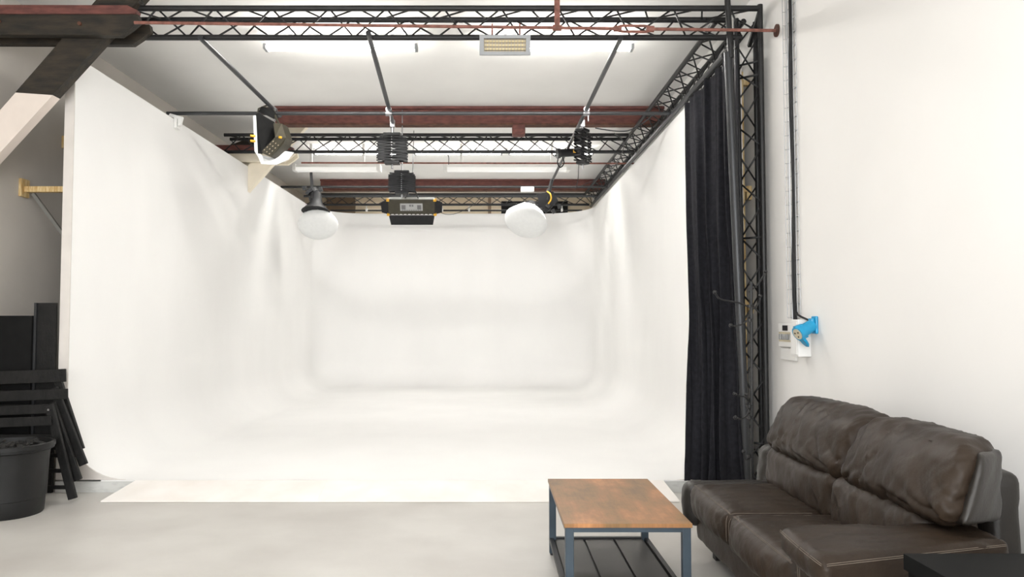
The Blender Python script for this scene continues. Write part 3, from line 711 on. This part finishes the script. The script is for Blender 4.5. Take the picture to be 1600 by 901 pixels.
for k, (tp, ft, sy, sx, sh) in enumerate(chs):
    Y = 6.15 - .065 * k
    a, b_ = at(*tp, Y), at(*ft, Y)
    if k == 3: b_.z = max(b_.z, .018)
    t = thing('folding_chair', 'black wooden folding chair leaning folded, ' + CHL[k], 'chair', (b_.x - .3, Y, 0), 'folded black wooden chairs')
    obj('leg', bar(B(), a, b_, .03, .065, up=(1, 0, 0), bev=.004), 'black_wood', t)
    off = V((-.50, 0, 0)); lx = max(XL + .05, a.x - .5)
    obj('leg', bar(B(), V((lx, Y, a.z)), V((lx + .02, Y, .02)), .03, .05, up=(1, 0, 0), bev=.004), 'black_wood', t)
    r_ = at(sx, sy - 3, Y - .035); hgt = sh * Y / F
    obj('back_slat', bar(B(), V((XL + .03, Y - .035, at(0, sy + 2, Y).z)), r_, .018, hgt * 2, up=(0, 0, 1), bev=.003), 'black_wood', t)
    bm = B()
    m_ = a.lerp(b_, .45)
    bar(bm, V((lx, Y + .01, m_.z)), m_ + V((.02, .01, 0)), .018, .05, up=(0, 0, 1), bev=.003); obj('seat_rail', bm, 'black_wood', t)
    q_ = a.lerp(b_, .88); obj('foot_rail', bar(B(), V((lx, Y + .01, q_.z)), q_ + V((.0, .01, 0)), .018, .03, up=(0, 0, 1), bev=.003), 'black_wood', t)
    obj('hinge_bolt', cyl(B(), a.lerp(b_, .05) + V((0, -.03, 0)), a.lerp(b_, .05) + V((0, -.014, 0)), .009, seg=8), 'chrome', t)
bx_, by_ = -3.56, 5.62
t = thing('bucket', 'large black plastic tub on the floor at the left edge, filled with dark scraps', 'bucket', (bx_, by_, 0))
mt = Matrix.Translation((bx_, by_, 0)); zt = .515
obj('tub', lathe(B(), [(0, 0), (.235, 0), (.242, .01), (.25, .12), (.258, .125), (.27, .42), (.278, .46), (.30, .47), (.302, zt), (.295, zt + .006), (.285, zt), (.272, .42), (.235, .02), (0, .02)], mt, 40), 'bucket_plastic', t, smooth=True)
obj('rim', lathe(B(), [(.30, zt - .03), (.308, zt - .028), (.308, zt), (.30, zt + .004)], mt, 40), 'bucket_plastic', t, smooth=True)
bm = B()
tube(bm, smoothpath([(bx_ + .02, by_ - .305, zt - .02), (bx_ + .03, by_ - .34, zt - .06), (bx_ + .10, by_ - .335, zt - .07), (bx_ + .12, by_ - .295, zt - .02)], 5), .012); obj('handle', bm, 'bucket_plastic', t, smooth=True)
bm = B(); random.seed(3)
lathe(bm, [(0, .47), (.15, .465), (.268, .44)], mt, 20)
for k in range(60):
    a = random.uniform(0, 2 * PI); r_ = random.uniform(0, .24); p = V((bx_ + r_ * math.cos(a), by_ + r_ * math.sin(a), .48 + random.uniform(-.01, .03)))
    box(bm, p - V((.04, .01, .006)), p + V((.04, .01, .006)), rot=Matrix.Rotation(random.uniform(0, 6), 4, 'Z') @ RY(random.uniform(-30, 30)))
obj('scraps', bm, 'debris', t, kind='stuff')

# ================================================================== RIGHT WALL: tray, panel, socket
t = thing('cable_tray', 'wire cable tray running up the right wall above the blue socket', 'cable tray', (XR, 5.68, 1.5))
ya, yb, zt0, zt1 = 5.58, 5.77, at(1247, 496, 5.65).z, ZC - .01
for yy, xx in ((ya, XR - .008), (yb, XR - .008), (ya, XR - .03), (yb, XR - .03)):
    obj('rail_wire', cyl(B(), (xx, yy, zt0), (xx, yy, zt1), .0026, seg=6), 'wire_zinc', t)
n = 26
for k in range(n + 1):
    z = zt0 + (zt1 - zt0) * k / n
    bm = B(); tube(bm, [(XR - .03, ya, z), (XR - .006, ya, z), (XR - .006, yb, z), (XR - .03, yb, z)], .0024, 6)
    obj('rung_wire', bm, 'wire_zinc', t)
for dy, sw, m_, rr in ((.08, .015, 'black_plastic', .011), (.055, .008, 'black_plastic', .008), (.12, -.01, 'wire_zinc', .006)):
    P_ = [(XR - .02, ya + dy + sw * math.sin(k * 1.1), zt0 - .02 + (zt1 - zt0 + .02) * k / 12) for k in range(13)]
    o = obj('wall_cable', tube(B(), smoothpath(P_, 3), rr), m_, None, smooth=True, origin=P_[0])
    tag(o, {.08: 'thick black cable lying in the wall tray', .055: 'thinner black cable lying in the wall tray', .12: 'thin pale cable lying in the wall tray'}[dy], 'cable', 'cables in the wall tray')
by0 = 5.72
t = thing('breaker_box', 'small white box with switches on the right wall, left of the blue socket', 'fuse box', (XR, 5.9, 1.3))
zA, zB = at(1227, 505, 5.95).z, at(1227, 541, 5.95).z
obj('case', box(B(), (XR - .035, 5.66, zB), (XR, 5.95, zA), bev=.006), 'white_plastic', t)
obj('lower_flap', box(B(), (XR - .02, 5.66, zB - .10), (XR, 5.95, zB - .008), bev=.004), 'white_plastic', t)
zs = at(1227, 526, 5.95).z
obj('switch_window', box(B(), (XR - .038, 5.68, zs - .035), (XR - .035, 5.93, zs + .04)), 'beige_plastic', t)
for k in range(5): obj('switch', box(B(), (XR - .046, 5.69 + k * .048, zs - .02), (XR - .038, 5.722 + k * .048, zs + .025), bev=.003), 'heater_frame' if k % 2 else 'label_silver', t)
obj('display', box(B(), (XR - .041, 5.76, zA - .055), (XR - .035, 5.85, zA - .015)), 'black_plastic', t)
t = thing('socket_box', 'plain white box on the right wall directly behind the blue socket', 'box', (XR, 5.6, 1.2))
zC_, zD = at(1248, 499, 5.65).z, at(1248, 555, 5.65).z
obj('case', box(B(), (XR - .095, 5.42, zD), (XR, 5.55, zC_), bev=.006), 'white_plastic', t)
obj('lid', box(B(), (XR - .102, 5.43, zD + .015), (XR - .095, 5.54, zC_ - .015), bev=.003), 'white_plastic', t)
sc = at(1262, 512, 5.35); Ys = 5.33
t = thing('blue_socket', 'bright blue industrial power socket with hanging flap on the right wall', 'socket', (XR, Ys, 1.36))
z0 = at(1270, 508, Ys).z; 
obj('flange', box(B(), (XR - .02, Ys - .035, z0 - .06), (XR, Ys + .045, z0 + .065), bev=.008), 'blue_plastic', t)
obj('mount', box(B(), (XR - .05, Ys - .03, z0 - .045), (XR - .019, Ys + .045, z0 + .05), bev=.012), 'blue_plastic', t)
A_ = V((XR - .03, Ys, z0)); D_ = V((-.105, -.03, -.055))
obj('barrel', cyl(B(), A_, A_ + D_, .042, .046, seg=24), 'blue_plastic', t, smooth=True)
obj('collar', cyl(B(), A_ + D_ * .88, A_ + D_ * 1.12, .053, .052, seg=24), 'blue_plastic', t, smooth=True)
obj('face', cyl(B(), A_ + D_ * 1.10, A_ + D_ * 1.15, .040, seg=24), 'beige_plastic', t, smooth=True)
for k in range(3):
    a = k * 2.1; e = D_.normalized(); u_ = e.cross(V((0, 1, 0))).normalized(); w_ = e.cross(u_); p = A_ + D_ * 1.15 + (u_ * math.cos(a) + w_ * math.sin(a)) * .02
    obj('pin_hole', cyl(B(), p, p + e * .003, .006, seg=8), 'black_plastic', t)
obj('catch', box(B(), A_ + D_ * .95 + V((-.04, -.02, .03)), A_ + D_ * .95 + V((.02, .02, .055)), rot=RY(-20), bev=.004), 'blue_plastic', t)
fl = A_ + V((-.075, -.02, -.105))
bm = B(); lathe(bm, [(0, -.008), (.045, -.008), (.052, 0), (.045, .010), (0, .014)], Matrix.Translation(fl) @ RY(52) @ RZ(0), 24, squash=(1.15, .9)); obj('flap', bm, 'blue_plastic', t, smooth=True)
bm = B(); bar(bm, A_ + D_ * .9 + V((.02, 0, -.04)), fl + V((.03, 0, .03)), .025, .012); obj('flap_hinge', bm, 'blue_plastic', t)
obj('lead', tube(B(), smoothpath([A_ + V((-.01, 0, .03)), A_ + V((-.03, .15, .07)), (XR - .03, ya + .02, zt0 + .05), (XR - .03, ya + .05, zt0 + .2)], 5), .008), 'black_plastic', t, smooth=True)

# ================================================================== COAT STAND
cx_, cy_ = 1.835, 5.35
t = thing('coat_stand', 'thin black metal coat stand with ball ended hooks in front of the curtain', 'coat stand', (cx_, cy_, 0))
ztop = at(1171, 440, cy_).z
obj('pole', cyl(B(), (cx_, cy_, .02), (cx_ + .015, cy_, ztop), .012, seg=12), 'black_steel', t, smooth=True)
obj('base', lathe(B(), [(0, .03), (.03, .03), (.15, .01), (.16, 0), (0, 0)], Matrix.Translation((cx_, cy_, 0)), 28), 'black_steel', t, smooth=True)
def hook(pp, r0=.006):
    pts = smoothpath([at(px, py, cy_ + dy) for px, py, dy in pp], 5); bm = B(); tube(bm, pts, r0)
    o = obj('hook', bm, 'black_steel', t, smooth=True)
    bm = B(); bmesh.ops.create_uvsphere(bm, u_segments=10, v_segments=8, radius=.014, matrix=Matrix.Translation(pts[-1])); obj('ball', bm, 'black_steel', o, smooth=True)
hook([(1171, 480, 0), (1155, 473, -.05), (1128, 468, -.1), (1121, 463, -.12), (1117, 456, -.13)])
hook([(1171, 496, 0), (1162, 505, -.04), (1150, 509, -.07), (1142, 508, -.08)])
hook([(1171, 456, 0), (1184, 444, .03), (1192, 432, .05), (1196, 424, .05)])
hook([(1171, 480, 0), (1178, 482, .05), (1187, 470, .1), (1188, 462, .1)])
hook([(1171, 628, 0), (1165, 620, -.03), (1155, 618, -.06), (1148, 615, -.08)])
hook([(1171, 640, 0), (1166, 650, -.03), (1158, 654, -.06), (1149, 652, -.08)])
hook([(1171, 640, 0), (1166, 632, .03), (1166, 622, .06), (1166, 616, .06)])
hook([(1171, 715, 0), (1166, 718, -.03), (1163, 712, -.06), (1162, 705, -.08)])
for py in (478, 500, 634, 652, 712):
    p = at(1171, py, cy_); obj('collar', cyl(B(), (p.x, cy_, p.z - .01), (p.x, cy_, p.z + .01), .018, seg=12), 'black_steel', t, smooth=True)

# ================================================================== COFFEE TABLE
tx0, tx1, ty0, ty1, tz = .352, .962, 3.635, 4.665, .45
t = thing('coffee_table', 'rustic brown topped coffee table with dark steel legs in the foreground', 'table', ((tx0 + tx1) / 2, (ty0 + ty1) / 2, 0))
obj('tabletop', box(B(), (tx0, ty0, tz - .02), (tx1, ty1, tz), bev=.002), 'rustic_board', t)
LW = .040; i_ = .006
for x in (tx0 + i_, tx1 - i_ - LW):
    for y in (ty0 + i_, ty1 - i_ - LW):
        l = obj('leg', box(B(), (x, y, .012), (x + LW, y + LW, tz - .021), bev=.002), 'frame_steel', t)
        obj('levelling_foot', cyl(B(), (x + LW / 2, y + LW / 2, 0), (x + LW / 2, y + LW / 2, .014), .015, seg=12), 'black_plastic', l)
for y in (ty0 + i_, ty1 - i_ - .025): obj('top_rail', box(B(), (tx0 + i_ + LW, y, tz - .042), (tx1 - i_ - LW, y + .025, tz - .021)), 'frame_steel', t)
for x in (tx0 + i_, tx1 - i_ - .025): obj('top_rail', box(B(), (x, ty0 + i_ + LW, tz - .042), (x + .025, ty1 - i_ - LW, tz - .021)), 'frame_steel', t)
sz = .085
for y in (ty0 + i_, ty1 - i_ - .025): obj('shelf_rail', box(B(), (tx0 + i_ + LW, y, sz - .005), (tx1 - i_ - LW, y + .025, sz + .02)), 'black_steel', t)
for x in (tx0 + i_, tx1 - i_ - .025): obj('shelf_rail', box(B(), (x, ty0 + i_ + LW, sz - .005), (x + .025, ty1 - i_ - LW, sz + .02)), 'black_steel', t)
sx0, sx1 = tx0 + i_ + .027, tx1 - i_ - .027
obj('shelf_tray', box(B(), (sx0, ty0 + i_ + .027, sz - .008), (sx1, ty1 - i_ - .027, sz - .0045)), 'black_steel', t)  # dark sheet added under the planks, puts shade into the gaps
for k in range(3):
    w = (sx1 - sx0) / 3
    obj('shelf_plank', box(B(), (sx0 + k * w + .006, ty0 + i_ + .027, sz - .004), (sx0 + (k + 1) * w - .006, ty1 - i_ - .027, sz + .010), bev=.002), 'shelf_steel', t)

# black side table at the lower right corner
t = thing('side_table', 'low black table with a plain top at the bottom right corner', 'table', (1.9, 2.1, 0))
p = at(1411, 864, 2.42)
obj('tabletop', box(B(), (p.x, 1.75, p.z - .05), (XR - .03, 2.42, p.z), bev=.002), 'black_laminate', t)
for x in (p.x + .01, XR - .08):
    for y in (1.77, 2.36): obj('leg', box(B(), (x, y, 0), (x + .05, y + .05, p.z - .051)), 'black_laminate', t)

# ================================================================== SOFA
sofa = thing('sofa', 'worn dark brown leather two seat sofa against the right wall', 'sofa', (1.65, 3.75, 0))
def cushion(name, C, rad, puff=(.0, .0, .0), wr=.004, wf=7.0, m='sofa_leather', seed=0, n=(26, 18, 12), parent=None, label=None, creases=(), plane='yz'):
    """C: 8 corners, C[iu][iv][iw]; u length, v depth (0 = front), w up. Rounded cube mapped to the hexahedron"""
    C = [[[V(C[a][b_][c_]) for c_ in (0, 1)] for b_ in (0, 1)] for a in (0, 1)]
    du = ((C[1][0][0] - C[0][0][0]).length + (C[1][1][1] - C[0][1][1]).length) / 2
    dv = ((C[0][1][0] - C[0][0][0]).length + (C[1][1][1] - C[1][0][1]).length) / 2
    dw = ((C[0][0][1] - C[0][0][0]).length + (C[1][1][1] - C[1][1][0]).length) / 2
    h = V((du / 2, dv / 2, dw / 2)); r = min(rad, min(h) * .98)
    def fmap(P):
        q = V([max(-(h[i] - r), min(h[i] - r, P[i])) for i in range(3)]); d = P - q
        if d.length > 1e-9: P = q + d.normalized() * r
        s = [P[i] / h[i] for i in range(3)]
        bulge = [1 - min(1, abs(x)) ** 2.2 for x in s]
        P = V((P[0] + puff[0] * s[0] * bulge[1] * bulge[2], P[1] + puff[1] * s[1] * bulge[0] * bulge[2], P[2] + puff[2] * s[2] * bulge[0] * bulge[1]))
        t_ = [(P[i] / h[i] + 1) / 2 for i in range(3)]
        res = V((0, 0, 0))
        for a in (0, 1):
            for b_ in (0, 1):
                for c_ in (0, 1):
                    res += C[a][b_][c_] * ((t_[0] if a else 1 - t_[0]) * (t_[1] if b_ else 1 - t_[1]) * (t_[2] if c_ else 1 - t_[2]))
        return res
    bm = B()
    def tvals(k, hh):
        # denser towards the rounded edges
        return [hh * math.sin(PI / 2 * (2 * i / k - 1)) * .5 + hh * (2 * i / k - 1) * .5 for i in range(k + 1)]
    U, Vv, Wv = tvals(n[0], h[0]), tvals(n[1], h[1]), tvals(n[2], h[2]); vd = {}
    def vert(i, j, k):
        if (i, j, k) not in vd: vd[(i, j, k)] = bm.verts.new(fmap(V((U[i], Vv[j], Wv[k]))))
        return vd[(i, j, k)]
    def quad(a, b_, c_, d): bm.faces.new((a, b_, c_, d))
    for i in range(n[0]):
        for j in range(n[1]):
            for k in (0, n[2]): quad(vert(i, j, k), vert(i + 1, j, k), vert(i + 1, j + 1, k), vert(i, j + 1, k))
    for i in range(n[0]):
        for k in range(n[2]):
            for j in (0, n[1]): quad(vert(i, j, k), vert(i + 1, j, k), vert(i + 1, j, k + 1), vert(i, j, k + 1))
    for j in range(n[1]):
        for k in range(n[2]):
            for i in (0, n[0]): quad(vert(i, j, k), vert(i, j + 1, k), vert(i, j + 1, k + 1), vert(i, j, k + 1))
    bmesh.ops.recalc_face_normals(bm, faces=bm.faces[:]); bm.normal_update()
    for v in bm.verts:
        p = v.co; a = noise.noise(V((p.x * wf + seed, p.y * wf * .8, p.z * wf * 1.1)))
        b2 = noise.noise(V((p.x * wf * .8 + 9, p.y * wf * 1.9 - p.z * wf * 1.3 + seed, p.z * wf * .5)))
        b3 = noise.noise(V((p.x * wf * 1.2 + seed, p.y * wf * 3.4 + p.z * wf * 2.4, p.z * wf * .9 + 4)))
        d = wr * (a * 1.0 + (.5 - abs(b2) * 2.4) * 1.0 + (.3 - abs(b3) * 1.8) * .7)
        for cp, cd, cw, cdep in creases:          # crease along a line: point, direction, width, depth
            cd = V(cd); w_ = p - V(cp)
            if plane == 'yz': w_.x = 0; cd = V((0, cd.y, cd.z)); 
            else: w_.z = 0; cd = V((cd.x, cd.y, 0))
            if (plane == 'yz' and p.x > 1.86) or (plane == 'xy' and p.z < .40): continue
            al = w_.dot(cd.normalized()); L_ = cd.length
            if -.01 < al < L_:
                dist = (w_ - cd.normalized() * al).length
                d -= cdep * math.exp(-(dist / cw) ** 2) * (1 - al / L_)
        v.co = p + v.normal * d
    o = obj(name, bm, m, parent or sofa, smooth=True, label=label)
    return o, fmap, h
def stitches(fmap, h, path, parent, off=.0, r=.0011, name='stitching'):
    pts = [fmap(V((u * h[0], v * h[1], w * h[2]))) for u, v, w in path]
    cen = fmap(V((0, 0, 0)))
    pts = [p + (p - cen).normalized() * off for p in pts]
    obj(name, tube(B(), pts, r, 5), 'stitch', parent, smooth=True)
def hexa(x0, x1, y0, y1, z0, z1): # u = y, v = x, w = z
    return [[[(x0, y0, z0), (x0, y0, z1)], [(x1, y0, z0), (x1, y0, z1)]], [[(x0, y1, z0), (x0, y1, z1)], [(x1, y1, z0), (x1, y1, z1)]]]
# base
cushion('base', hexa(1.265, 2.10, 2.98, 4.60, .10, .30), .035, wr=.003, n=(30, 16, 8))
bm = B()
for x in (1.33, 2.0):
    for y in (3.02, 4.52): box(bm, (x, y, 0), (x + .06, y + .06, .11))
obj('feet', bm, 'black_wood', sofa)
# seat cushions
SP = 3.795
for k, (y0, y1) in enumerate(((SP + .003, 4.50), (3.02, SP - .003))):
    zt = .462
    Cc = hexa(1.175, 1.78, y0, y1, .275, zt)
    o, fm, h = cushion('seat_cushion', Cc, .055, puff=(.004, .028, .020), wr=.0055, wf=6, seed=k * 5.3, n=(40, 34, 14),
                       plane='xy', creases=[((1.30, y0, zt), (.0, .3, 0), .02, .006), ((1.55, y1, zt), (0, -.35, 0), .025, .006)])
    for off_ in (0, .012):
        path = [(u / 20 * .93, -.93 + off_ * 1.4, .93) for u in range(-20, 21)]
        stitches(fm, h, path, o, off=.006)
    if True:
        path = [((-.94 if k == 0 else .94), -.93 + j * .09, .90) for j in range(16)]
        stitches(fm, h, path, o, off=.005)
    path = [((-.94 if k == 0 else .94), -.98, .85 - j * .12) for j in range(13)]
    stitches(fm, h, path, o, off=.006)
# front apron between base and cushions
cushion('front_panel', hexa(1.225, 1.32, 3.00, 4.56, .12, .30), .03, wr=.003, n=(30, 8, 8))
# lumbar roll
for k, (y0, y1) in enumerate(((3.72, 4.58), (2.98, 3.72))):
    Cl = [[[(1.63, y0, .42), (1.655, y0, .675)], [(1.93, y0, .42), (1.93, y0, .675)]], [[(1.63, y1, .42), (1.655, y1, .675)], [(1.93, y1, .42), (1.93, y1, .675)]]]
    cushion('lumbar_cushion', Cl, .07, puff=(.004, .022, .0), wr=.0065, wf=8, seed=3 + k * 4, n=(40, 14, 24),
            creases=[((1.63, y0 + .2, .66), (0, .08, -.2), .014, .012), ((1.63, y0 + .45, .64), (0, -.05, -.2), .014, .012)])
# upper back cushions
sp = 3.66
for k, (y0, y1, yt0, yt1, yr) in enumerate(((sp, 4.60, sp, 4.62, sp), (2.74, sp, 2.82, sp, 2.98))):
    zf = .655; zt_ = .955 if k == 0 else .95
    Cb = [[[(1.625, y0, zf), (1.775, yt0, zt_)], [(1.98, yr, zf - .03), (2.00, yr, zt_)]], [[(1.625, y1, zf), (1.775, yt1, zt_)], [(1.98, y1, zf - .03), (2.00, yt1, zt_)]]]
    L_ = y1 - y0
    cr = [((0, y0 + .10, .675), (0, .34, .10), .016, .020), ((0, y0 + .12, .685), (0, .26, .20), .014, .014), ((0, y0 + .26, .67), (0, .30, .05), .013, .014),
          ((0, y1 - .10, .68), (0, -.26, .16), .016, .016), ((0, y1 - .22, .67), (0, -.10, .22), .013, .012), ((0, y0 + .5 * L_, .67), (0, .05, .22), .013, .012),
          ((0, y0 + .62 * L_, .67), (0, .02, .16), .012, .010), ((0, y0 + .36 * L_, .92), (0, .10, -.16), .014, .008), ((0, y0 + .7 * L_, .92), (0, -.06, -.2), .014, .008),
          ((0, y0 + .04, .74), (0, .18, .10), .014, .012)]
    o, fm, h = cushion('back_cushion', Cb, .085, puff=(.012, .03, .018), wr=.0075, wf=6.5, seed=11 + k * 6, n=(60, 20, 40), creases=cr)
    if k == 1:
        # smooth side gusset on the near end
        Cg = [[[(1.705, 2.755, .665), (1.825, 2.82, .915)], [(1.985, 2.955, .635), (1.99, 2.955, .915)]], [[(1.72, 2.90, .665), (1.84, 2.95, .915)], [(1.985, 3.08, .635), (1.99, 3.08, .915)]]]
        cushion('side_gusset', Cg, .03, puff=(.02, 0, 0), wr=.004, m='sofa_side_leather', seed=2, n=(6, 16, 20), label='smoother darker leather side of the near back cushion')
# back frame
cushion('back_frame', hexa(1.985, 2.12, 3.03, 4.66, .10, .81), .045, wr=.003, n=(24, 10, 20), m='sofa_side_leather')
# far arm: low rounded pad plus the raised stub at its back
cushion('armrest', hexa(1.165, 1.80, 4.505, 4.64, .20, .455), .05, puff=(.01, .015, .004), wr=.004, n=(12, 24, 16), m='sofa_side_leather', label='far armrest, low pad')
cushion('arm_wing', [[[(1.63, 4.60, .40), (1.66, 4.60, .65)], [(1.98, 4.60, .40), (1.98, 4.60, .70)]], [[(1.63, 4.74, .40), (1.66, 4.74, .65)], [(1.98, 4.74, .40), (1.98, 4.74, .70)]]], .05, wr=.006, n=(10, 16, 16), m='sofa_side_leather')
# near arm
z0, z1 = .515, .612
fi, fo, ro, ri = (1.125, 3.00), (1.115, 2.575), (1.90, 2.79), (1.90, 3.02)
Ca = [[[(*fo, z0 - .015), (*fo, z1 - .008)], [(*ro, z0), (*ro, z1)]], [[(*fi, z0), (*fi, z1 + .004)], [(*ri, z0), (*ri, z1 + .008)]]]
o, fm, h = cushion('armrest', Ca, .035, puff=(.0, .012, .016), wr=.006, wf=6, seed=21, n=(24, 44, 12), label='near armrest, wide flat pad with pale stitching')
for w in (.80, .66):
    stitches(fm, h, [(-.985, -.94 + j * .047, w) for j in range(41)], o, off=.0035)
    stitches(fm, h, [(-.94 + j * .094, -.99, w) for j in range(21)], o, off=.004)
Cs = [[[(1.20, 2.72, .08), (1.15, 2.66, .53)], [(2.0, 2.84, .08), (1.98, 2.84, .53)]], [[(1.22, 3.00, .08), (1.18, 3.00, .53)], [(2.0, 3.0, .08), (1.98, 3.0, .53)]]]
o, fm, h = cushion('arm_body', Cs, .04, puff=(0, .012, 0), wr=.005, seed=8, n=(12, 26, 18), label='panel below the near armrest')
for u in (.35, .5): stitches(fm, h, [(u, -1, .95 - j * .1) for j in range(19)], o, off=.004)
for v in (-.2, -.15): stitches(fm, h, [(-1, v, .95 - j * .1) for j in range(19)], o, off=.004)
